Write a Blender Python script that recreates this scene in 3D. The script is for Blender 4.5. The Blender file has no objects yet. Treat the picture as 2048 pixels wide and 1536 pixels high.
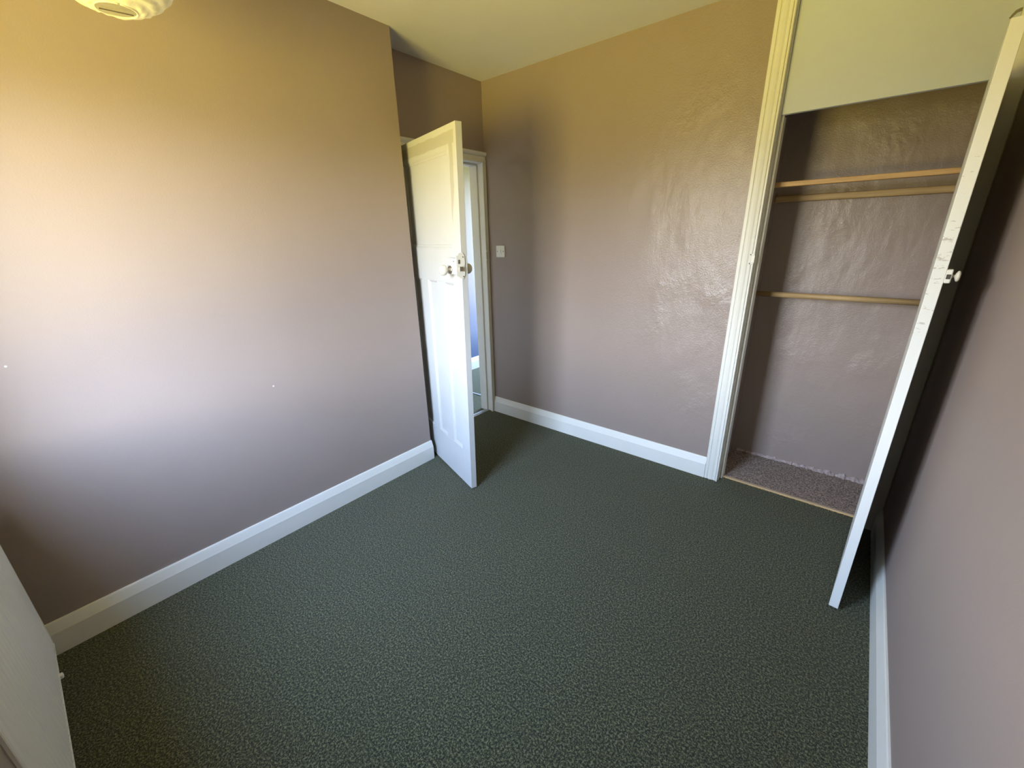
import bpy, bmesh, math, random
from mathutils import Vector, Matrix
random.seed(7)
S = bpy.context.scene
COL = S.collection

# ------------------------------------------------------------------ camera
CAM = Vector((2.1169, 0.36, 1.4755))
yaw, pitch, roll = math.radians(39.958), math.radians(19.747), math.radians(-1.40)
fw = Vector((-math.sin(yaw)*math.cos(pitch), math.cos(yaw)*math.cos(pitch), -math.sin(pitch)))
r0 = Vector((math.cos(yaw), math.sin(yaw), 0)); u0 = r0.cross(fw)
rt = math.cos(roll)*r0 + math.sin(roll)*u0
up = -math.sin(roll)*r0 + math.cos(roll)*u0
cd = bpy.data.cameras.new('camera'); cam = bpy.data.objects.new('camera', cd); COL.objects.link(cam)
cam.matrix_world = Matrix(((rt.x, up.x, -fw.x, CAM.x), (rt.y, up.y, -fw.y, CAM.y), (rt.z, up.z, -fw.z, CAM.z), (0, 0, 0, 1)))
cd.sensor_fit = 'HORIZONTAL'; cd.sensor_width = 36.0; cd.lens = 823.6/2048*36.0
cd.clip_start = 0.02
S.camera = cam

# ------------------------------------------------------------------ world: overcast-bright sky above, sunlit lawn below
SKY_STRENGTH = 56.0
w = bpy.data.worlds.new('sky'); S.world = w; w.use_nodes = True
nt = w.node_tree; nt.nodes.clear()
tc = nt.nodes.new('ShaderNodeTexCoord'); sx = nt.nodes.new('ShaderNodeSeparateXYZ')
mr = nt.nodes.new('ShaderNodeMapRange'); mr.inputs[1].default_value = -1; mr.inputs[2].default_value = 1
cr = nt.nodes.new('ShaderNodeValToRGB'); e = cr.color_ramp.elements
e[0].position = 0.0; e[0].color = (0.40, 0.315, 0.06, 1)          # ground under the window, in the house's own shade
e[1].position = 1.0; e[1].color = (0.34, 0.54, 0.98, 1)
for pos, c in ((0.25, (0.50, 0.395, 0.075, 1)), (0.375, (0.74, 0.60, 0.115, 1)), (0.455, (0.20, 0.165, 0.055, 1)), (0.50, (0.30, 0.285, 0.22, 1)),
               (0.555, (1.10, 1.15, 1.20, 1)), (0.66, (0.66, 0.86, 1.20, 1)), (0.80, (0.44, 0.64, 1.05, 1))):
    n = e.new(pos); n.color = c
bg = nt.nodes.new('ShaderNodeBackground'); bg.inputs[1].default_value = SKY_STRENGTH
wo = nt.nodes.new('ShaderNodeOutputWorld')
L = nt.links.new
L(tc.outputs['Generated'], sx.inputs[0]); L(sx.outputs[2], mr.inputs[0]); L(mr.outputs[0], cr.inputs[0]); L(cr.outputs[0], bg.inputs[0]); L(bg.outputs[0], wo.inputs[0])

# window openings (also used by the walls below)
WX0, WX1, WZ0, WZ1 = 0.44, 1.26, 0.88, 2.08          # bedroom window in the near wall
HX0, HX1, HZ0, HZ1 = -1.20, -0.36, 0.45, 2.20        # landing window

def portal(name, loc, sx_, sy_, rx):
    ld = bpy.data.lights.new(name, 'AREA'); ld.shape = 'RECTANGLE'; ld.size = sx_; ld.size_y = sy_
    ld.cycles.is_portal = True
    o = bpy.data.objects.new(name, ld); COL.objects.link(o); o.location = loc; o.rotation_euler = (rx, 0, 0)
portal('window_daylight', ((WX0+WX1)/2, -0.17, (WZ0+WZ1)/2), WX1-WX0, WZ1-WZ0, math.pi/2)
portal('landing_window_daylight', ((HX0+HX1)/2, 4.66, (HZ0+HZ1)/2), HX1-HX0, HZ1-HZ0, -math.pi/2)

S.view_settings.view_transform = 'Standard'; S.view_settings.look = 'None'
S.view_settings.gamma = 1.0; S.view_settings.use_curve_mapping = False
S.view_settings.exposure = 0.0
S.cycles.diffuse_bounces = 3; S.cycles.max_bounces = 12
S.cycles.sample_clamp_indirect = 6.0

# ------------------------------------------------------------------ materials
def nodemat(name):
    m = bpy.data.materials.new(name); m.use_nodes = True
    n = m.node_tree.nodes; b = n['Principled BSDF']
    return m, m.node_tree, n, b
def set_in(b, **k):
    for a, v in k.items():
        a = a.replace('_', ' ')
        if a in b.inputs: b.inputs[a].default_value = v
def noise(nt, vec, scale, detail=3, rough=0.6):
    t = nt.nodes.new('ShaderNodeTexNoise'); t.inputs['Scale'].default_value = scale
    t.inputs['Detail'].default_value = detail; t.inputs['Roughness'].default_value = rough
    nt.links.new(vec, t.inputs['Vector']); return t.outputs['Fac']
def ramp(nt, fac, stops):
    r = nt.nodes.new('ShaderNodeValToRGB'); el = r.color_ramp.elements
    el[0].position, el[0].color = stops[0][0], (*stops[0][1], 1)
    el[1].position, el[1].color = stops[-1][0], (*stops[-1][1], 1)
    for p, c in stops[1:-1]:
        n = el.new(p); n.color = (*c, 1)
    nt.links.new(fac, r.inputs[0]); return r.outputs[0]
def math_n(nt, op, a, b=None, c=None):
    m = nt.nodes.new('ShaderNodeMath'); m.operation = op
    for i, v in enumerate((a, b, c)):
        if v is None: continue
        if isinstance(v, (int, float)): m.inputs[i].default_value = v
        else: nt.links.new(v, m.inputs[i])
    return m.outputs[0]
def smooth(nt, v, a, b):
    m = nt.nodes.new('ShaderNodeMapRange'); m.interpolation_type = 'SMOOTHSTEP'
    m.inputs[1].default_value = a; m.inputs[2].default_value = b; nt.links.new(v, m.inputs[0]); return m.outputs[0]
def mixc(nt, fac, a, b):
    m = nt.nodes.new('ShaderNodeMix'); m.data_type = 'RGBA'
    for sock, v in ((m.inputs[0], fac), (m.inputs[6], a), (m.inputs[7], b)):
        if isinstance(v, (int, float)): sock.default_value = v
        elif isinstance(v, tuple): sock.default_value = (*v, 1)
        else: nt.links.new(v, sock)
    return m.outputs[2]
def bump(nt, b, h, strength, dist=0.01):
    n = nt.nodes.new('ShaderNodeBump'); n.inputs['Strength'].default_value = strength; n.inputs['Distance'].default_value = dist
    nt.links.new(h, n.inputs['Height']); nt.links.new(n.outputs[0], b.inputs['Normal'])
def objc(nt): return nt.nodes.new('ShaderNodeTexCoord').outputs['Object']
def sep(nt, v):
    s = nt.nodes.new('ShaderNodeSeparateXYZ'); nt.links.new(v, s.inputs[0]); return s.outputs

def mat_wall(name, col, rough, lumpy=0.0, fine=0.05, mask=None):
    m, t, n, b = nodemat(name)
    v = objc(t)
    big = noise(t, v, 3.0, 2)
    c = mixc(t, big, tuple(x*0.96 for x in col), tuple(min(1, x*1.04) for x in col))
    t.links.new(c, b.inputs['Base Color'])
    set_in(b, Roughness=rough, Specular_IOR_Level=0.5)
    h = math_n(t, 'MULTIPLY', noise(t, v, 190, 2, 0.5), fine)
    if lumpy:
        # slow trowel waves running down the wall, plus sparse dents and filler ridges
        mp = t.nodes.new('ShaderNodeMapping'); mp.inputs['Scale'].default_value = (1.0, 1.0, 0.45); t.links.new(v, mp.inputs[0])
        waves = noise(t, mp.outputs[0], 7.5, 3, 0.5)
        where = smooth(t, noise(t, v, 3.1, 1), 0.50, 0.72)
        dents = math_n(t, 'MULTIPLY', noise(t, v, 24, 4, 0.6), where)
        lv = math_n(t, 'ADD', math_n(t, 'MULTIPLY', waves, 1.5), math_n(t, 'MULTIPLY', dents, 0.9))
        lv = math_n(t, 'MULTIPLY', lv, lumpy)
        if mask:
            s = sep(t, v); k = smooth(t, s[0], mask[0], mask[1])
            k = math_n(t, 'ADD', math_n(t, 'MULTIPLY', k, 0.85), 0.15)
            lv = math_n(t, 'MULTIPLY', lv, k)
        h = math_n(t, 'ADD', h, lv)
    bump(t, b, h, 0.35, 0.02)
    return m
WALLC = (0.325, 0.258, 0.222)
M = {}
M['wall'] = mat_wall('mauve_paint_smooth', WALLC, 0.60, 0.05)
M['wall_lumpy'] = mat_wall('mauve_paint_lumpy_plaster', WALLC, 0.30, 1.25, 0.20, (0.8, 1.5))
M['wall_closet'] = mat_wall('mauve_paint_rough_plaster', WALLC, 0.34, 1.0, 0.18)
M['ceiling'] = mat_wall('white_ceiling_paint', (0.76, 0.755, 0.70), 0.85, 0.04)
M['blue'] = mat_wall('blue_paint', (0.085, 0.11, 0.175), 0.6)
def mat_gloss(name, col, rough, brush=0.12, scale=(40, 40, 6)):
    m, t, n, b = nodemat(name)
    v = objc(t); mp = t.nodes.new('ShaderNodeMapping'); mp.inputs['Scale'].default_value = scale; t.links.new(v, mp.inputs[0])
    f = noise(t, mp.outputs[0], 4, 3)
    d = noise(t, v, 6, 3)
    t.links.new(mixc(t, d, tuple(x*0.94 for x in col), tuple(min(1, x*1.03) for x in col)), b.inputs['Base Color'])
    set_in(b, Roughness=rough, Specular_IOR_Level=0.5)
    bump(t, b, f, brush, 0.004)
    return m
M['white'] = mat_gloss('white_gloss_paint', (0.78, 0.77, 0.70), 0.42, 0.05)
M['white_h'] = mat_gloss('white_gloss_skirting', (0.80, 0.79, 0.72), 0.40, 0.15, (8, 8, 40))
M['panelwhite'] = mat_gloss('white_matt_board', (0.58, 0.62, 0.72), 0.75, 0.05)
M['radiator'] = mat_gloss('white_enamel', (0.78, 0.78, 0.74), 0.42, 0.04)
M['plastic'] = mat_gloss('white_plastic', (0.80, 0.79, 0.74), 0.3, 0.02)
M['porcelain'] = mat_gloss('cream_porcelain', (0.74, 0.71, 0.60), 0.22, 0.0)
M['brass'] = nodemat('worn_steel')[0]
set_in(M['brass'].node_tree.nodes['Principled BSDF'], Base_Color=(0.42, 0.38, 0.30, 1), Metallic=1.0, Roughness=0.38)
M['dark'] = nodemat('dark_screw_head')[0]
set_in(M['dark'].node_tree.nodes['Principled BSDF'], Base_Color=(0.06, 0.05, 0.04, 1), Roughness=0.6)
M['alu'] = nodemat('aluminium_strip')[0]
set_in(M['alu'].node_tree.nodes['Principled BSDF'], Base_Color=(0.55, 0.56, 0.56, 1), Metallic=1.0, Roughness=0.42)

def mat_door(name):
    # white gloss door with a patch round the top panel left in an older, yellower coat ("loc" = position on the door leaf)
    m, t, n, b = nodemat(name)
    a = t.nodes.new('ShaderNodeAttribute'); a.attribute_name = 'loc'; s = sep(t, a.outputs['Vector'])
    U, Z = s[0], s[2]
    wob = math_n(t, 'MULTIPLY', math_n(t, 'SUBTRACT', noise(t, a.outputs['Vector'], 9, 2), 0.5), 0.02)
    Uw = math_n(t, 'ADD', U, wob); Zw = math_n(t, 'ADD', Z, wob)
    rail = math_n(t, 'MULTIPLY', smooth(t, Zw, 1.902, 1.906), math_n(t, 'SUBTRACT', 1.0, smooth(t, Zw, 1.955, 1.958)))
    rail = math_n(t, 'MULTIPLY', rail, math_n(t, 'SUBTRACT', 1.0, smooth(t, Uw, 0.742, 0.745)))
    wdg = math_n(t, 'ADD', math_n(t, 'MULTIPLY', math_n(t, 'SUBTRACT', 1.72, Zw), 0.20), 0.0)
    wdg = math_n(t, 'MAXIMUM', wdg, 0.0)
    lo = math_n(t, 'GREATER_THAN', Uw, 0.690)
    hi = math_n(t, 'LESS_THAN', math_n(t, 'ADD', Uw, wdg), 0.728)
    zz = math_n(t, 'MULTIPLY', math_n(t, 'GREATER_THAN', Zw, 1.53), math_n(t, 'LESS_THAN', Zw, 1.95))
    st = math_n(t, 'MULTIPLY', math_n(t, 'MULTIPLY', lo, hi), zz)
    k = math_n(t, 'MULTIPLY', math_n(t, 'MAXIMUM', rail, st), 0.75)
    d = noise(t, a.outputs['Vector'], 7, 3)
    base = mixc(t, d, (0.55, 0.555, 0.537), (0.60, 0.605, 0.587))
    t.links.new(mixc(t, k, base, (0.43, 0.41, 0.33)), b.inputs['Base Color'])
    set_in(b, Roughness=0.5)
    mp = t.nodes.new('ShaderNodeMapping'); mp.inputs['Scale'].default_value = (40, 40, 5); t.links.new(a.outputs['Vector'], mp.inputs[0])
    bump(t, b, noise(t, mp.outputs[0], 4, 3), 0.10, 0.004)
    return m
M['door'] = mat_door('white_door_paint')

def mat_cupdoor():
    # white edge with scuffs and chips
    m, t, n, b = nodemat('chipped_white_door_paint')
    v = objc(t); mp = t.nodes.new('ShaderNodeMapping'); mp.inputs['Scale'].default_value = (18, 18, 60); t.links.new(v, mp.inputs[0])
    f = noise(t, mp.outputs[0], 1.4, 4, 0.7)
    z = sep(t, v)[2]
    zone = math_n(t, 'MULTIPLY', smooth(t, z, 1.05, 1.2), math_n(t, 'SUBTRACT', 1.0, smooth(t, z, 1.55, 1.75)))
    thr = math_n(t, 'SUBTRACT', 0.72, math_n(t, 'MULTIPLY', zone, 0.12))
    k = math_n(t, 'GREATER_THAN', f, thr)
    t.links.new(mixc(t, math_n(t, 'MULTIPLY', k, 0.55), (0.80, 0.80, 0.75), (0.34, 0.27, 0.22)), b.inputs['Base Color'])
    set_in(b, Roughness=0.42)
    bump(t, b, f, 0.15, 0.004)
    return m
M['cupdoor'] = mat_cupdoor()

def mat_carpet(name, dark, mid, light, s1, s2, bs=0.9):
    m, t, n, b = nodemat(name)
    v = objc(t)
    f1 = noise(t, v, s1, 2, 0.6); f2 = noise(t, v, s2, 2, 0.6); f3 = noise(t, v, 4, 3)
    f = math_n(t, 'ADD', math_n(t, 'MULTIPLY', f1, 0.55), math_n(t, 'MULTIPLY', f2, 0.45))
    c = ramp(t, f, ((0.415, dark), (0.50, mid), (0.595, light)))
    c = mixc(t, math_n(t, 'MULTIPLY', f3, 0.3), c, tuple(x*0.75 for x in mid))
    t.links.new(c, b.inputs['Base Color'])
    set_in(b, Roughness=0.95, Specular_IOR_Level=0.12, Sheen_Weight=0.15, Sheen_Roughness=0.5)
    bump(t, b, f, bs, 0.012)
    return m
M['carpet'] = mat_carpet('dark_green_carpet', (0.013, 0.018, 0.010), (0.053, 0.058, 0.028), (0.23, 0.24, 0.125), 150, 330)
M['brown'] = mat_carpet('brown_woven_carpet', (0.08, 0.054, 0.042), (0.26, 0.19, 0.15), (0.52, 0.41, 0.34), 120, 260, 0.6)
def mat_wood(name, a, c2, axis_scale):
    m, t, n, b = nodemat(name)
    v = objc(t); mp = t.nodes.new('ShaderNodeMapping'); mp.inputs['Scale'].default_value = axis_scale; t.links.new(v, mp.inputs[0])
    f = noise(t, mp.outputs[0], 5, 4)
    t.links.new(ramp(t, f, ((0.3, a), (0.7, c2))), b.inputs['Base Color']); set_in(b, Roughness=0.55)
    bump(t, b, f, 0.1, 0.003)
    return m
M['wood'] = mat_wood('pale_pine', (0.46, 0.27, 0.11), (0.62, 0.40, 0.18), (1, 14, 14))
M['wood_d'] = mat_wood('varnished_dowel', (0.36, 0.24, 0.11), (0.50, 0.35, 0.17), (1, 14, 14))
M['ply'] = mat_wood('raw_board_edge', (0.40, 0.29, 0.18), (0.55, 0.42, 0.28), (1, 14, 14))
def mat_plaster():
    m, t, n, b = nodemat('bare_plaster'); v = objc(t)
    t.links.new(ramp(t, noise(t, v, 60, 3), ((0.35, (0.34, 0.25, 0.23)), (0.75, (0.55, 0.47, 0.44)))), b.inputs['Base Color'])
    set_in(b, Roughness=0.7); bump(t, b, noise(t, v, 120, 3), 0.5, 0.01); return m
M['plaster'] = mat_plaster()
M['smear'] = mat_wall('brown_smear', (0.22, 0.19, 0.13), 0.6)
def mat_paper():
    m, t, n, b = nodemat('lantern_paper'); v = objc(t)
    f = noise(t, v, 26, 3)
    c = mixc(t, f, (0.84, 0.81, 0.70), (0.90, 0.88, 0.80))
    out = n['Material Output']
    df = n.new('ShaderNodeBsdfDiffuse'); tr = n.new('ShaderNodeBsdfTranslucent'); mx = n.new('ShaderNodeMixShader'); mx.inputs[0].default_value = 0.38
    t.links.new(c, df.inputs[0]); t.links.new(c, tr.inputs[0])
    bp = n.new('ShaderNodeBump'); bp.inputs['Strength'].default_value = 0.5; bp.inputs['Distance'].default_value = 0.01
    t.links.new(noise(t, v, 18, 4), bp.inputs['Height']); t.links.new(bp.outputs[0], df.inputs['Normal'])
    t.links.new(df.outputs[0], mx.inputs[1]); t.links.new(tr.outputs[0], mx.inputs[2]); t.links.new(mx.outputs[0], out.inputs[0]); return m
M['paper'] = mat_paper()
def mat_glass():
    m, t, n, b = nodemat('window_glass'); out = n['Material Output']
    tr = n.new('ShaderNodeBsdfTransparent'); gl = n.new('ShaderNodeBsdfGlossy'); gl.inputs['Roughness'].default_value = 0.02
    mx = n.new('ShaderNodeMixShader'); mx.inputs[0].default_value = 0.03
    t.links.new(tr.outputs[0], mx.inputs[1]); t.links.new(gl.outputs[0], mx.inputs[2]); t.links.new(mx.outputs[0], out.inputs[0]); return m
M['glass'] = mat_glass()

# ------------------------------------------------------------------ mesh helpers
def box(bm, x0, y0, z0, x1, y1, z1, bev=0.0, seg=1):
    vs = [bm.verts.new(p) for p in ((x0,y0,z0),(x1,y0,z0),(x1,y1,z0),(x0,y1,z0),(x0,y0,z1),(x1,y0,z1),(x1,y1,z1),(x0,y1,z1))]
    fs = [bm.faces.new([vs[i] for i in f]) for f in ((0,3,2,1),(4,5,6,7),(0,1,5,4),(1,2,6,5),(2,3,7,6),(3,0,4,7))]
    if bev:
        es = list({e_ for f in fs for e_ in f.edges})
        bmesh.ops.bevel(bm, geom=es, offset=bev, segments=seg, profile=0.5, affect='EDGES')
def boxes(*bs, bev=0.0, seg=1):
    bm = bmesh.new()
    for b_ in bs: box(bm, *b_, bev=bev, seg=seg)
    return bm
def prism(bm, prof, a, b_, place):
    """closed 2-D profile swept straight from a to b_; place(p, q, s) -> 3-D"""
    r1 = [bm.verts.new(place(p, q, a)) for p, q in prof]; r2 = [bm.verts.new(place(p, q, b_)) for p, q in prof]
    n = len(prof)
    for i in range(n): bm.faces.new((r1[i], r1[(i+1) % n], r2[(i+1) % n], r2[i]))
    bm.faces.new(list(reversed(r1))); bm.faces.new(r2)
    bmesh.ops.recalc_face_normals(bm, faces=bm.faces)
def lathe(bm, prof, origin, axis, seg=28):
    """prof = [(radius, along)], spun about axis through origin"""
    ax = Vector(axis).normalized(); t = Vector((0, 0, 1)) if abs(ax.z) < 0.9 else Vector((1, 0, 0))
    e1 = ax.cross(t).normalized(); e2 = ax.cross(e1); o = Vector(origin); rings = []
    for r, h in prof:
        if r < 1e-6: rings.append([bm.verts.new(o + ax*h)])
        else: rings.append([bm.verts.new(o + ax*h + e1*(r*math.cos(2*math.pi*i/seg)) + e2*(r*math.sin(2*math.pi*i/seg))) for i in range(seg)])
    for A, B in zip(rings, rings[1:]):
        for i in range(seg):
            j = (i+1) % seg
            if len(A) == 1 and len(B) == 1: continue
            if len(A) == 1: bm.faces.new((A[0], B[j], B[i]))
            elif len(B) == 1: bm.faces.new((A[i], A[j], B[0]))
            else: bm.faces.new((A[i], A[j], B[j], B[i]))
    bmesh.ops.recalc_face_normals(bm, faces=bm.faces)
def tube(bm, pts, r, seg=10):
    pts = [Vector(p) for p in pts]; rings = []
    for i, p in enumerate(pts):
        d = (pts[min(i+1, len(pts)-1)] - pts[max(i-1, 0)]).normalized()
        t = Vector((0, 0, 1)) if abs(d.z) < 0.9 else Vector((1, 0, 0))
        a = d.cross(t).normalized(); b_ = d.cross(a)
        rings.append([bm.verts.new(p + a*(r*math.cos(2*math.pi*k/seg)) + b_*(r*math.sin(2*math.pi*k/seg))) for k in range(seg)])
    for A, B in zip(rings, rings[1:]):
        for k in range(seg): bm.faces.new((A[k], A[(k+1) % seg], B[(k+1) % seg], B[k]))
    bm.faces.new(list(reversed(rings[0]))); bm.faces.new(rings[-1])
    bmesh.ops.recalc_face_normals(bm, faces=bm.faces)

def wloc(o):
    v = Vector((0, 0, 0))
    while o: v += o.location; o = o.parent
    return v
def obj(name, bm, mat, parent=None, smooth_=False, warp=None):
    """meshes are drawn in room coordinates; a part's mesh is moved into its parent's frame"""
    off = wloc(parent) if parent else Vector((0, 0, 0))
    me = bpy.data.meshes.new(name)
    if warp:
        lay = bm.verts.layers.float_vector.new('loc')
        for v in bm.verts:
            v[lay] = v.co.copy(); v.co = warp(v.co)
    for v in bm.verts: v.co -= off
    if smooth_:
        for f in bm.faces: f.smooth = True
    bm.to_mesh(me); bm.free()
    me.materials.append(M[mat])
    o = bpy.data.objects.new(name, me); COL.objects.link(o)
    if parent: o.parent = parent
    return o
def empty(name, loc):
    o = bpy.data.objects.new(name, None); o.empty_display_size = 0.1; COL.objects.link(o); o.location = loc; return o
def tag(o, label=None, cat=None, group=None, kind=None):
    for k, v in (('label', label), ('category', cat), ('group', group), ('kind', kind)):
        if v: o[k] = v
    return o
def struct(name, bm, mat, label=None, parent=None):
    o = obj(name, bm, mat, parent)
    if parent is None: tag(o, label, None, None, 'structure')
    return o

# ------------------------------------------------------------------ room numbers (metres; x from the left wall, y from the window wall)
W, D, H, YC, RX = 2.432, 2.887, 2.50, 1.979, -0.216
RT = RX - 0.125                                         # landing face of the doorway wall
DY0, DY1, DZ = 2.070, 2.862, 1.998                      # structural doorway
CB = 3.372                                              # cupboard back wall
CX0, CX1 = 1.638, W                                     # cupboard side walls
SK = 0.137                                              # skirting height

# ------------------------------------------------------------------ shell
struct('floor', boxes((RX-0.06, -0.16, -0.1, W+0.1, D+0.055, 0.0)), 'carpet', 'dark green flecked carpet covering the bedroom floor')
struct('ceiling', boxes((RT, -0.16, H, W+0.1, CB+0.1, H+0.1)), 'ceiling', 'white painted bedroom ceiling')
struct('wall_left', boxes((RT, -0.16, 0, 0, YC, H)), 'wall', 'mauve painted wall on the left ending in an outside corner')
wd = struct('wall_doorway', boxes((RT, YC, 0, RX, DY0, H), (RT, DY0, DZ, RX, DY1, H), (RT, DY1, 0, RX, D, H)), 'wall', 'short recessed mauve wall around the doorway')
struct('wall_back', boxes((RT, D, 0, 1.615, D+0.10, H)), 'wall_lumpy', 'mauve satin wall with lumpy plaster between doorway and cupboard')
struct('wall_right', boxes((W, -0.16, 0, W+0.1, CB+0.1, H)), 'wall', 'mauve wall on the right behind the open cupboard door')
struct('wall_near', boxes((0, -0.16, 0, WX0, 0, H), (WX1, -0.16, 0, W, 0, H), (WX0, -0.16, 0, WX1, 0, WZ0), (WX0, -0.16, WZ1, WX1, 0, H)), 'wall', 'mauve window wall behind the radiator')
struct('wall_cupboard_left', boxes((CX0-0.1, D+0.10, 0, CX0, CB, H)), 'wall_closet', 'shaded mauve left side wall inside the cupboard')
wcb = struct('wall_cupboard_back', boxes((CX0-0.1, CB, 0, W, CB+0.1, H)), 'wall_closet', 'rough plastered mauve back wall inside the cupboard')
struct('floor_cupboard', boxes((CX0-0.02, D+0.075, -0.1, W, CB, 0.006)), 'brown', 'brown woven carpet on the cupboard floor')

# crumbled plaster along the foot of the cupboard's back wall
bm = bmesh.new()
x = CX0 + 0.03; xs = []
while x < W - 0.04:
    xs.append(x); x += random.uniform(0.006, 0.016)
ro = []
for i, x in enumerate(xs):
    t_ = (x - CX0)/(W - CX0)
    d_ = 0.004 + random.random()*0.010*(0.4 + t_); h_ = 0.010 + random.random()*0.014*(0.35 + t_)
    ro.append([bm.verts.new(p) for p in ((x, CB+0.004, 0.006+h_*1.25), (x, CB-d_*0.6, 0.006+h_), (x, CB-d_*1.3, 0.006+h_*0.35), (x, CB-d_*1.5, 0.002))])
for A, B in zip(ro, ro[1:]):
    for k in range(3): bm.faces.new((A[k], A[k+1], B[k+1], B[k]))
bmesh.ops.recalc_face_normals(bm, faces=bm.faces)
pc = obj('crumbled_plaster', bm, 'plaster', wcb); pc['kind'] = 'stuff'; pc['label'] = 'crumbled pale plaster along the foot of the wall'

# two paint chips on the left wall
wl = bpy.data.objects['wall_left']
for y, z, s_ in ((1.069, 0.812, 0.0045), (0.294, 1.110, 0.004)):
    bm = bmesh.new(); lathe(bm, [(s_, -0.001), (s_*0.8, 0.0006), (0, 0.0008)], (0, y, z), (1, 0, 0), 7)
    obj('paint_chip', bm, 'plastic', wl)

# ------------------------------------------------------------------ skirting boards
def skirt(name, a, b_, wallpos, axis, sgn, label, t=0.020, h=SK):
    """axis 'y': board along y at x = wallpos, thickness towards sgn"""
    prof = [(0, 0), (t, 0), (t, h*0.68), (t-0.0015, h*0.71), (t*0.40, h*0.965), (t*0.25, h), (0, h)]
    bm = bmesh.new()
    if axis == 'y': prism(bm, prof, a, b_, lambda p, q, s: (wallpos + sgn*p, s, q))
    else: prism(bm, prof, a, b_, lambda p, q, s: (s, wallpos + sgn*p, q))
    return struct(name, bm, 'white_h', label)
skirt('baseboard_left', 0.0, YC+0.004, 0, 'y', 1, 'white skirting board along the long left wall')
skirt('baseboard_back', RX, 1.590, D, 'x', -1, 'white skirting board between the doorway and the cupboard')
skirt('baseboard_right', 0.0, D-0.02, W, 'y', -1, 'white skirting board along the right wall under the open cupboard door')
skirt('baseboard_near', 0.02, W-0.02, 0, 'x', 1, 'white skirting board under the radiator')

# ------------------------------------------------------------------ doorway casing
tr = tag(empty('trim_1', (RX, 2.46, 0)), 'white moulded door casing in the recess', None, None, 'structure')
ARC = [(0, 0), (0.016, 0), (0.018, 0.004), (0.018, 0.012), (0.013, 0.020), (0.013, 0.042), (0.017, 0.050), (0.017, 0.058), (0, 0.058)]
bm = bmesh.new(); prism(bm, [(p, q*0.62) for p, q in ARC], 0.0, DZ+0.012, lambda p, q, s: (RX+p, D-0.0395+q, s)); obj('architrave', bm, 'white', tr)
bm = bmesh.new(); prism(bm, ARC, 0.0, DZ+0.012, lambda p, q, s: (RX+p, DY0+0.012-q, s)); obj('architrave', bm, 'white', tr)
HEAD = [(0, 0), (0.017, 0), (0.017, 0.012), (0.012, 0.018), (0.012, 0.040), (0.018, 0.044), (0.024, 0.052), (0.026, 0.060), (0.026, 0.068), (0, 0.068)]
bm = bmesh.new(); prism(bm, HEAD, YC+0.012, D-0.002, lambda p, q, s: (RX+p, s, DZ-0.010+q)); obj('head_architrave', bm, 'white', tr)
obj('lining', boxes((RT, DY1-0.006, 0, RX, DY1, DZ), bev=0.001), 'white', tr)
obj('lining', boxes((RT, DY0, 0, RX, DY0+0.018, DZ), bev=0.001), 'white', tr)
obj('head_lining', boxes((RT, DY0+0.018, DZ-0.012, RX, DY1-0.006, DZ), bev=0.001), 'white', tr)
obj('door_stop', boxes((RT+0.005, DY1-0.020, 0, RX-0.044, DY1-0.006, DZ-0.012), bev=0.002), 'white', tr)
obj('door_stop', boxes((RT+0.005, DY0+0.018, 0, RX-0.044, DY0+0.032, DZ-0.012), bev=0.002), 'white', tr)
obj('door_stop', boxes((RT+0.005, DY0+0.032, DZ-0.026, RX-0.044, DY1-0.020, DZ-0.012), bev=0.002), 'white', tr)
# strike keep on the casing: a C of plate round an open box
kx = RX+0.017
bm = boxes((kx-0.004, 2.848, 1.364, kx+0.006, 2.880, 1.372), (kx-0.004, 2.848, 1.300, kx+0.006, 2.880, 1.308), (kx-0.004, 2.872, 1.308, kx+0.006, 2.880, 1.364), bev=0.0015)
k = obj('strike_keep', bm, 'white', tr); k['label'] = 'white painted lock keep on the casing'
bm = boxes((RX-0.075, DY0+0.018, 0.0, RX-0.030, DY1-0.006, 0.004), (RX-0.060, DY0+0.018, 0.004, RX-0.045, DY1-0.006, 0.007), bev=0.001)
th = obj('threshold_strip', bm, 'alu'); tag(th, 'thin metal carpet strip across the bedroom doorway', 'threshold strip')

# ------------------------------------------------------------------ bedroom door: 1930s leaf, one panel over three, standing open and slightly warped
HG = Vector((-0.2216, 2.0900, 0)); DW, DT, DB, DTOP = 0.764, 0.036, 0.008, 1.986
door = tag(empty('door_1', (HG.x, HG.y, 0)), 'white panelled bedroom door standing open in the recess', None, None, 'structure')
def door_pt(c):
    k = (c.z - DB)/(DTOP - DB)
    th = math.radians(-17.05 + 2.75*k)
    u = Vector((math.cos(th), math.sin(th), 0)); n = Vector((-u.y, u.x, 0))
    return HG + u*c.x + n*c.y + Vector((0, 0, c.z))
def dslab(name, u0, u1, z0, z1, n0=0.0, n1=DT, bev=0.0012, mat='door', parent=door):
    bm = bmesh.new(); box(bm, u0, n0, z0, u1, n1, z1, bev)
    vert = [e_ for e_ in bm.edges if abs(e_.verts[0].co.z - e_.verts[1].co.z) > 0.3]
    if vert: bmesh.ops.subdivide_edges(bm, edges=vert, cuts=6, use_grid_fill=True)
    return obj(name, bm, mat, parent, warp=door_pt)
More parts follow.
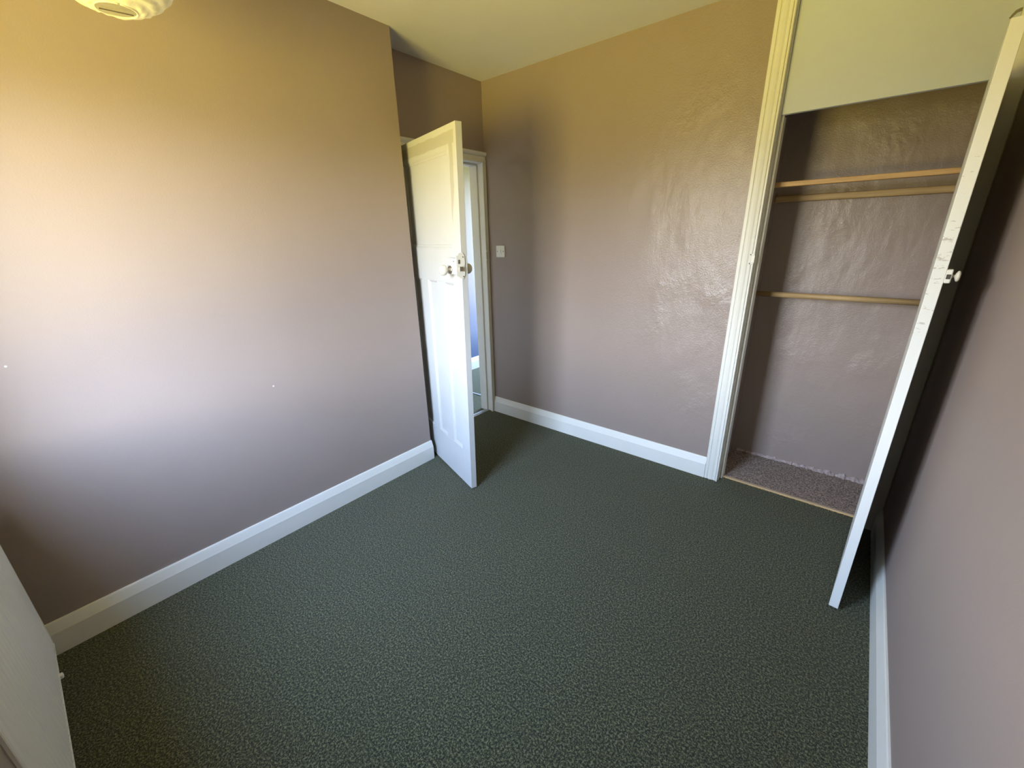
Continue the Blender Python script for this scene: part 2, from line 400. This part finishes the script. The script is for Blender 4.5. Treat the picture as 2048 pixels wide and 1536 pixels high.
# u runs from the hinge to the latch edge, n from the room face backwards
dslab('stile', 0.0, 0.112, DB, DTOP); dslab('stile', DW-0.096, DW, DB, DTOP)
RZ = ((DB, 0.245), (1.243, 1.420), (1.885, DTOP))
for z0, z1 in RZ: dslab('rail', 0.112, DW-0.096, z0, z1)
for u0_, u1_ in ((0.245, 0.335), (0.458, 0.550)): dslab('muntin', u0_, u1_, 0.245, 1.243)
def panel(u0_, u1_, z0, z1, mw):
    dslab('panel', u0_, u1_, z0, z1, 0.011, DT-0.011, 0.0)
    prof = [(0, 0.0115), (mw, 0.0115), (mw*0.8, 0.0075), (mw*0.45, 0.0055), (mw*0.2, 0.001), (0, 0.001)]
    bm = bmesh.new(); corners = [(u0_, z0, 1, 1), (u1_, z0, -1, 1), (u1_, z1, -1, -1), (u0_, z1, 1, -1)]
    NZ = 6; rings = []
    loop = []
    for i in range(4):
        a, b_ = corners[i], corners[(i+1) % 4]
        nn = NZ if i % 2 else 1
        for j in range(nn):
            f = j/nn
            loop.append((a[0] + (b_[0]-a[0])*f, a[1] + (b_[1]-a[1])*f, a[2] if j == 0 else (a[2] if i % 2 else 0), a[3] if j == 0 else (0 if i % 2 else a[3])))
    for (cu, cz, du, dz) in loop:
        rings.append([bm.verts.new((cu + du*p, q, cz + dz*p)) for p, q in prof])
    n_ = len(rings)
    for i in range(n_):
        A, B = rings[i], rings[(i+1) % n_]
        for k in range(len(prof)): bm.faces.new((A[k], A[(k+1) % len(prof)], B[(k+1) % len(prof)], B[k]))
    bmesh.ops.recalc_face_normals(bm, faces=bm.faces)
    obj('panel_moulding', bm, 'door', door, warp=door_pt)
panel(0.112, DW-0.096, 1.420, 1.885, 0.022)
for u0_, u1_ in ((0.112, 0.245), (0.335, 0.458), (0.550, DW-0.096)): panel(u0_, u1_, 0.245, 1.243, 0.014)
# rim lock, latch and face plate
lock = obj('rim_lock', boxes((0.655, -0.026, 1.294, DW-0.001, 0.0, 1.376), bev=0.003, seg=2), 'door', door, warp=door_pt); lock['label'] = 'white painted rim lock'
bm = bmesh.new()
pl = [(-0.030, 1.392), (-0.022, 1.388), (-0.016, 1.400), (0.006, 1.402), (0.018, 1.388), (0.020, 1.350), (0.017, 1.335), (0.020, 1.318), (0.018, 1.290), (0.008, 1.274), (-0.012, 1.276), (-0.022, 1.288), (-0.030, 1.286)]
prism(bm, pl, DW, DW+0.003, lambda p, q, s: (s, p, q)); obj('face_plate', bm, 'white', lock, warp=door_pt)
obj('latch', boxes((DW+0.002, -0.018, 1.312, DW+0.012, 0.004, 1.334), bev=0.001), 'brass', lock, warp=door_pt)
obj('keyhole_bolt', boxes((DW+0.002, -0.020, 1.348, DW+0.006, -0.012, 1.368), bev=0.001), 'dark', lock, warp=door_pt)
for z in (1.381, 1.284):
    bm = bmesh.new(); lathe(bm, [(0.0028, 0), (0.0028, 0.0015), (0, 0.002)], (DW+0.003, 0.008, z), (1, 0, 0), 10); obj('screw', bm, 'dark', lock, warp=door_pt)
bm = bmesh.new(); lathe(bm, [(0.0028, 0), (0.0028, 0.0015), (0, 0.002)], (0.730, -0.026, 1.360), (0, -1, 0), 10); obj('screw', bm, 'brass', lock, warp=door_pt)
KN = [(0.0, 0.0), (0.019, 0.0), (0.019, 0.003), (0.009, 0.006), (0.008, 0.018), (0.013, 0.021), (0.024, 0.030), (0.0275, 0.040), (0.026, 0.050), (0.019, 0.059), (0.008, 0.063), (0, 0.0635)]
bm = bmesh.new(); lathe(bm, KN, (0.690, -0.026, 1.316), (0, -1, 0)); k = obj('door_knob', bm, 'porcelain', door, True, door_pt); k['label'] = 'round cream door knob'
bm = bmesh.new(); lathe(bm, [(0.0195, 0.0), (0.0205, 0.0015), (0.0195, 0.004), (0.010, 0.0055)], (0.690, -0.026, 1.316), (0, -1, 0)); obj('collar', bm, 'brass', k, True, door_pt)
bm = bmesh.new(); lathe(bm, KN, (0.690, DT, 1.316), (0, 1, 0)); obj('door_knob', bm, 'porcelain', door, True, door_pt)
for z in (0.22, 1.0, 1.76):
    bm = bmesh.new(); lathe(bm, [(0, -0.045), (0.006, -0.045), (0.006, 0.045), (0, 0.045)], (-0.004, -0.004, z), (0, 0, 1), 12); obj('hinge', bm, 'white', door, True, door_pt)

# ------------------------------------------------------------------ light switch
sw = tag(empty('light_switch', (-0.077, D, 1.366)), 'square white light switch on the mauve wall beside the doorway', 'light switch')
obj('face_plate', boxes((-0.120, D-0.010, 1.323, -0.034, D, 1.409), bev=0.003, seg=2), 'plastic', sw)
bm = bmesh.new(); prism(bm, [(-0.010, 1.352), (-0.0135, 1.352), (-0.0165, 1.380), (-0.010, 1.380)], -0.084, -0.070, lambda p, q, s: (s, D+p, q)); obj('rocker', bm, 'plastic', sw)
for x in (-0.107, -0.047):
    bm = bmesh.new(); lathe(bm, [(0.0036, 0), (0.0036, 0.0008), (0, 0.0010)], (x, D-0.010, 1.366), (0, -1, 0), 12); obj('screw', bm, 'dark', sw)

# ------------------------------------------------------------------ cupboard frame
fr = tag(empty('trim_2', (1.63, D, 0)), 'tall white moulded cupboard frame rising to the ceiling', None, None, 'structure')
CA = [(0.0, 0.0), (0.0, 0.014), (0.003, 0.018), (0.017, 0.019), (0.0185, 0.014), (0.0205, 0.0135), (0.024, 0.018), (0.034, 0.0195), (0.044, 0.018), (0.052, 0.0135), (0.060, 0.016), (0.066, 0.022), (0.0675, 0.0155), (0.0695, 0.0155), (0.071, 0.022), (0.076, 0.0225), (0.078, 0.020), (0.078, 0.0)]
bm = bmesh.new(); prism(bm, CA, 0.0, H, lambda p, q, s: (1.590+p, D-q, s)); obj('architrave', bm, 'white', fr)
obj('lining', boxes((1.6155, D+0.0005, 0, 1.672, D+0.10, H), bev=0.001), 'white', fr)
obj('door_stop', boxes((1.672, D+0.036, 0, 1.684, D+0.10, 1.982), bev=0.002), 'white', fr)
obj('hinge_lining', boxes((2.366, D+0.0005, 0, W, D+0.10, H), bev=0.001), 'white', fr)
bm = bmesh.new(); prism(bm, [(0, 0), (0, 0.014), (0.004, 0.018), (0.052, 0.018), (0.058, 0.014), (0.058, 0)], 0.0, H, lambda p, q, s: (W-p, D-q, s)); obj('architrave', bm, 'white', fr)
# ball-catch keep let into the architrave's inner bead
ky, kz = D-0.0225, 1.335
bm = boxes((1.655, ky-0.003, kz-0.018, 1.671, ky+0.004, kz+0.018), (1.647, ky-0.0025, kz+0.018, 1.669, ky+0.004, kz+0.026), (1.647, ky-0.0025, kz-0.026, 1.669, ky+0.004, kz-0.018), bev=0.0012)
obj('catch_keep', bm, 'white', fr)
for dz in (0.022, -0.022):
    bm = bmesh.new(); lathe(bm, [(0.003, 0), (0.003, 0.001), (0, 0.0013)], (1.651, ky-0.0025, kz+dz), (0, -1, 0), 10); obj('screw', bm, 'dark', fr)
struct('wall_cupboard_header', boxes((1.672, D+0.020, 1.982, 2.366, D+0.045, H), bev=0.001), 'panelwhite', 'plain white board closing the cupboard above its door')
# dark smear of wall paint on the header board beside the open door's top
hd = bpy.data.objects['wall_cupboard_header']
bm = bmesh.new(); sm = [(2.338, 2.166), (2.343, 2.176), (2.350, 2.186), (2.360, 2.190), (2.3655, 2.191), (2.3655, 2.180), (2.356, 2.178), (2.349, 2.171), (2.343, 2.164)]
prism(bm, sm, D+0.0185, D+0.0202, lambda p, q, s: (p, s, q)); k = obj('paint_smear', bm, 'smear', hd); k['label'] = 'brushed brown paint mark'
bm = boxes((1.672, D+0.058, 0.0, 2.366, D+0.075, 0.010), bev=0.002)
ts = obj('cupboard_threshold', bm, 'ply'); tag(ts, 'thin raw wooden edge between the green carpet and cupboard floor', 'threshold strip')

# ------------------------------------------------------------------ cupboard door, open towards the camera
ch = Vector((2.362, D-0.026, 0)); ang = math.atan2(2.305-2.362+0.004, 2.861-2.166)     # lean from -y
cu = Vector((math.sin(ang), -math.cos(ang), 0)); cn = Vector((-cu.y, cu.x, 0))*-1      # cn: towards the cupboard face (-x)
if cn.x > 0: cn = -cn
CWD, CTH = 0.697, 0.031
def cup_pt(c): return ch + cu*c.x + cn*c.y + Vector((0, 0, c.z))
cdo = tag(empty('door_2', (ch.x, ch.y, 0)), 'tall plain white cupboard door standing open edge-on at the right wall', None, None, 'structure')
bm = boxes((0, 0, 0.012, CWD, CTH, 1.966), bev=0.0015, seg=2); obj('door_leaf', bm, 'cupdoor', cdo, warp=cup_pt)
kb = obj('latch_body', boxes((CWD-0.032, -0.014, 1.312, CWD+0.001, 0.0, 1.352), bev=0.002), 'white', cdo, warp=cup_pt)
obj('latch_slot', boxes((CWD-0.006, -0.012, 1.324, CWD+0.002, -0.002, 1.338), bev=0.001), 'dark', kb, warp=cup_pt)
bm = bmesh.new(); lathe(bm, [(0, 0), (0.005, 0), (0.0045, 0.006), (0.010, 0.008), (0.0155, 0.011), (0.0160, 0.0145), (0.011, 0.018), (0, 0.019)], (CWD-0.018, -0.014, 1.332), (0, -1, 0)); k = obj('knob', bm, 'porcelain', cdo, True, cup_pt); k['label'] = 'small cream knob'
for z in (0.25, 1.72):
    bm = bmesh.new(); lathe(bm, [(0, -0.04), (0.005, -0.04), (0.005, 0.04), (0, 0.04)], (-0.003, -0.004, z), (0, 0, 1), 12); obj('hinge', bm, 'white', cdo, True, cup_pt)

# ------------------------------------------------------------------ cupboard rails
bt_ = obj('shelf_batten', boxes((CX0, 3.030, 1.680, W, 3.070, 1.703), bev=0.002), 'wood'); tag(bt_, 'square pine batten, the topmost and front rail in the cupboard', 'rail')
bt_ = obj('shelf_batten', boxes((CX0, CB-0.030, 1.622, W, CB, 1.656), bev=0.006, seg=2), 'wood_d'); tag(bt_, 'middle wooden batten fixed along the cupboard back wall', 'rail')
bm = bmesh.new(); lathe(bm, [(0, 0), (0.0150, 0), (0.0150, W-CX0), (0, W-CX0)], (CX0, 3.2, 1.122), (1, 0, 0), 20)
bt_ = obj('hanging_rail', bm, 'wood_d', None, True); tag(bt_, 'round wooden hanging rail, the lowest rail in the cupboard', 'rail')

# ------------------------------------------------------------------ window in the near wall
win = tag(empty('window_1', (WX0, -0.14, WZ0)), 'white casement window over the radiator', None, None, 'structure')
f = 0.04
obj('frame', boxes((WX0, -0.155, WZ0, WX0+f, -0.105, WZ1), (WX1-f, -0.155, WZ0, WX1, -0.105, WZ1), (WX0+f, -0.155, WZ0, WX1-f, -0.105, WZ0+f), (WX0+f, -0.155, WZ1-f, WX1-f, -0.105, WZ1)), 'white', win)
obj('mullion', boxes(((WX0+WX1)/2-0.02, -0.150, WZ0+f, (WX0+WX1)/2+0.02, -0.110, WZ1-f), bev=0.003), 'white', win)
for a, b_ in ((WX0+f, (WX0+WX1)/2-0.02), ((WX0+WX1)/2+0.02, WX1-f)):
    obj('pane', boxes((a, -0.131, WZ0+f, b_, -0.129, WZ1-f)), 'glass', win)
obj('window_sill', boxes((WX0-0.03, -0.105, WZ0-0.012, WX1+0.03, 0.09, WZ0+0.012), bev=0.006, seg=2), 'white', win)

# ------------------------------------------------------------------ radiator under the window
RX0, RX1, RZ0, RZ1, RY = 0.122, 1.022, 0.128, 0.728, 0.127
rad = tag(empty('radiator', (0.57, 0.09, RZ0)), 'white pressed steel panel radiator on the window wall', 'radiator')
bm = bmesh.new(); P = 0.0333; cols = []
nfl = int((RX1 - RX0 - 0.05)/P); st = RX0 + ((RX1-RX0) - nfl*P)/2
xs = [(RX0, 0.0), (RX0+0.010, 0.0), (RX0+0.014, 0.003), (st, 0.0030)]
for i in range(nfl):
    a = st + i*P
    xs += [(a+0.006, 0.0055), (a+0.013, 0.0068), (a+0.020, 0.0068), (a+0.026, 0.0055), (a+0.0313, 0.003)]
xs += [(RX1-0.014, 0.003), (RX1-0.010, 0.0), (RX1, 0.0)]
zrow = [(RZ0, 0.0), (RZ0+0.014, 0.0), (RZ0+0.018, 0.25), (RZ0+0.034, 1.0), (RZ1-0.034, 1.0), (RZ1-0.018, 0.25), (RZ1-0.014, 0.0), (RZ1, 0.0)]
y0_ = RY - 0.0068
g = [[bm.verts.new((x_, y0_ + d_*k_, z_)) for x_, d_ in xs] for z_, k_ in zrow]
for A, B in zip(g, g[1:]):
    for i in range(len(xs)-1): bm.faces.new((A[i], A[i+1], B[i+1], B[i]))
for i in range(nfl):                                       # rounded lower ends of the pressed flutes
    cx_ = st + i*P + 0.0165; top_ = bm.verts.new((cx_, y0_+0.0075, RZ0+0.019)); ringv = []
    for k_ in range(8):
        an = 2*math.pi*k_/8
        ringv.append(bm.verts.new((cx_ + 0.0095*math.cos(an), y0_+0.0005, RZ0+0.0165 + 0.010*math.sin(an))))
    for k_ in range(8): bm.faces.new((ringv[k_], ringv[(k_+1) % 8], top_))
bmesh.ops.recalc_face_normals(bm, faces=bm.faces)
ob = obj('front_panel', bm, 'radiator', rad)
md = ob.modifiers.new('thickness', 'SOLIDIFY'); md.thickness = 0.0015; md.offset = 0
obj('back_panel', boxes((RX0, y0_-0.055, RZ0+0.01, RX1, y0_-0.045, RZ1-0.01), bev=0.002), 'radiator', rad)
for x_ in (RX0, RX1-0.004): obj('side_cover', boxes((x_, y0_-0.052, RZ0+0.006, x_+0.004, y0_+0.004, RZ1), bev=0.0015), 'radiator', rad)
obj('seam', boxes((RX1-0.004, y0_-0.004, RZ0, RX1+0.004, y0_+0.005, RZ1), bev=0.002), 'radiator', rad)
obj('seam', boxes((RX0-0.001, y0_-0.006, RZ0-0.006, RX1, y0_+0.004, RZ0+0.003), bev=0.002), 'radiator', rad)
obj('drain_plug', boxes((0.300, y0_-0.004, RZ0-0.014, 0.318, y0_+0.012, RZ0+0.002), bev=0.003), 'radiator', rad)
for x_ in (RX0+0.15, RX1-0.17): obj('bracket', boxes((x_, 0.003, RZ0+0.05, x_+0.02, y0_-0.055, RZ1-0.06)), 'radiator', rad)
bm = bmesh.new(); tube(bm, [(RX1+0.0, y0_-0.028, RZ0+0.03), (RX1+0.05, y0_-0.028, RZ0+0.03), (RX1+0.06, y0_-0.028, RZ0+0.02), (RX1+0.06, y0_-0.028, 0.0)], 0.0075); obj('pipe', bm, 'radiator', rad)
obj('grille', boxes((RX0, y0_-0.052, RZ1-0.004, RX1, y0_, RZ1), bev=0.001), 'radiator', rad)

# ------------------------------------------------------------------ paper lantern
LR = 0.172; LC = Vector((0.455, 0.752, 2.226))
lan = tag(empty('pendant_lamp', LC), 'round cream paper lantern hanging near the left wall', 'lamp')
bm = bmesh.new(); nr, ns = 90, 96; th0 = math.asin(0.044/LR); rings = []
rib = 15
for i in range(nr+1):
    th = th0 + (math.pi - 2*th0)*i/nr
    ph = (i/nr*rib) % 1.0
    sc = 1.0 - 0.022*abs(math.cos(math.pi*ph))**3
    rg = []
    for j in range(ns):
        a = 2*math.pi*j/ns
        cr_ = 1 + 0.007*math.sin(math.pi*ph)*math.sin(a*13 + 5*math.sin(i*0.35) + 2*math.cos(a*3)) + 0.004*math.sin(a*5+i*0.2)
        rr = LR*sc*cr_
        rg.append(bm.verts.new(LC + Vector((rr*math.sin(th)*math.cos(a), rr*math.sin(th)*math.sin(a), -rr*math.cos(th)))))
    rings.append(rg)
for A, B in zip(rings, rings[1:]):
    for j in range(ns): bm.faces.new((A[j], A[(j+1) % ns], B[(j+1) % ns], B[j]))
bmesh.ops.recalc_face_normals(bm, faces=bm.faces)
obj('lamp_shade', bm, 'paper', lan, True)
def ring(z, r, t_=0.0016):
    bm = bmesh.new(); tube(bm, [LC + Vector((r*math.cos(2*math.pi*k/40), r*math.sin(2*math.pi*k/40), z)) for k in range(41)], t_, 8); return bm
zb = LR*math.cos(th0)
obj('ring', ring(-zb*0.985, 0.0437, 0.0022), 'paper', lan, True); obj('ring', ring(zb*0.985, 0.0437), 'paper', lan, True)
bm = bmesh.new(); tube(bm, [LC+Vector((-0.027, -0.030, -zb*0.97)), LC+Vector((-0.011, 0.038, -zb*0.97))], 0.0014, 6); obj('wire', bm, 'dark', lan)
bm = bmesh.new(); tube(bm, [LC+Vector((-0.043, 0, zb*0.985)), LC+Vector((0.043, 0, zb*0.985))], 0.0013, 6); obj('wire', bm, 'brass', lan)
bm = bmesh.new(); lathe(bm, [(0, 0.02), (0.018, 0.02), (0.020, 0.06), (0.016, 0.10), (0.006, 0.12), (0.003, 0.13), (0.003, H-LC.z), (0, H-LC.z)], LC, (0, 0, 1), 16); obj('lamp_holder', bm, 'plastic', lan, True)
bm = bmesh.new(); lathe(bm, [(0, -0.075), (0.016, -0.070), (0.028, -0.05), (0.030, -0.03), (0.022, -0.008), (0.014, 0.02), (0, 0.02)], LC, (0, 0, 1), 20); obj('bulb', bm, 'plastic', lan, True)
bm = bmesh.new(); lathe(bm, [(0, -0.028), (0.02, -0.028), (0.045, -0.012), (0.047, 0), (0, 0)], (LC.x, LC.y, H), (0, 0, 1), 24); obj('ceiling_rose', bm, 'plastic', lan, True)

# ------------------------------------------------------------------ landing beyond the doorway
LXW, LY0, LY1 = -1.243, 1.70, 4.5
struct('floor_landing', boxes((LXW, LY0, -0.1, RX-0.06, 3.065, 0.0)), 'carpet', 'green carpet on the landing outside the door')
struct('floor_landing', boxes((LXW, 3.080, -0.1, RT+0.06, LY1, 0.0)), 'carpet', 'green carpet beyond the pale strip on the landing')
fs = obj('threshold_strip', boxes((LXW+0.02, 3.063, -0.004, RT-0.005, 3.082, 0.006), bev=0.002), 'alu'); tag(fs, 'pale carpet strip on the landing floor beyond the doorway', 'threshold strip')
struct('wall_landing', boxes((LXW-0.1, LY0, 0, LXW, LY1, H)), 'blue', 'blue wall glimpsed through the doorway')
struct('wall_landing_end', boxes((LXW-0.1, LY0-0.1, 0, RT, LY0, H)), 'panelwhite', 'unseen end wall of the landing, made pale to bounce light')  # unseen wall, set close and pale to bounce light onto the door lining
struct('wall_landing_side', boxes((RT, D+0.10, 0, RT+0.1, LY1, H)), 'blue', 'blue side wall beyond the doorway')
struct('wall_landing_window', boxes((LXW-0.1, LY1, 0, HX0, LY1+0.15, H), (HX1, LY1, 0, RT+0.1, LY1+0.15, H), (HX0, LY1, 0, HX1, LY1+0.15, HZ0), (HX0, LY1, HZ1, HX1, LY1+0.15, H)), 'blue', 'blue wall with the landing window')
struct('ceiling_landing', boxes((LXW-0.1, LY0-0.1, H, RT, LY1+0.15, H+0.1)), 'ceiling', 'white landing ceiling')
w2 = tag(empty('window_2', (HX0, LY1+0.1, HZ0)), 'white window at the end of the landing', None, None, 'structure')
obj('frame', boxes((HX0, LY1+0.08, HZ0, HX0+0.04, LY1+0.13, HZ1), (HX1-0.04, LY1+0.08, HZ0, HX1, LY1+0.13, HZ1), (HX0+0.04, LY1+0.08, HZ0, HX1-0.04, LY1+0.13, HZ0+0.04), (HX0+0.04, LY1+0.08, HZ1-0.04, HX1-0.04, LY1+0.13, HZ1)), 'white', w2)
obj('pane', boxes((HX0+0.04, LY1+0.103, HZ0+0.04, HX1-0.04, LY1+0.107, HZ1-0.04)), 'glass', w2)
skirt('baseboard_landing', LY0, LY1, LXW, 'y', 1, 'white skirting board under the blue landing wall')
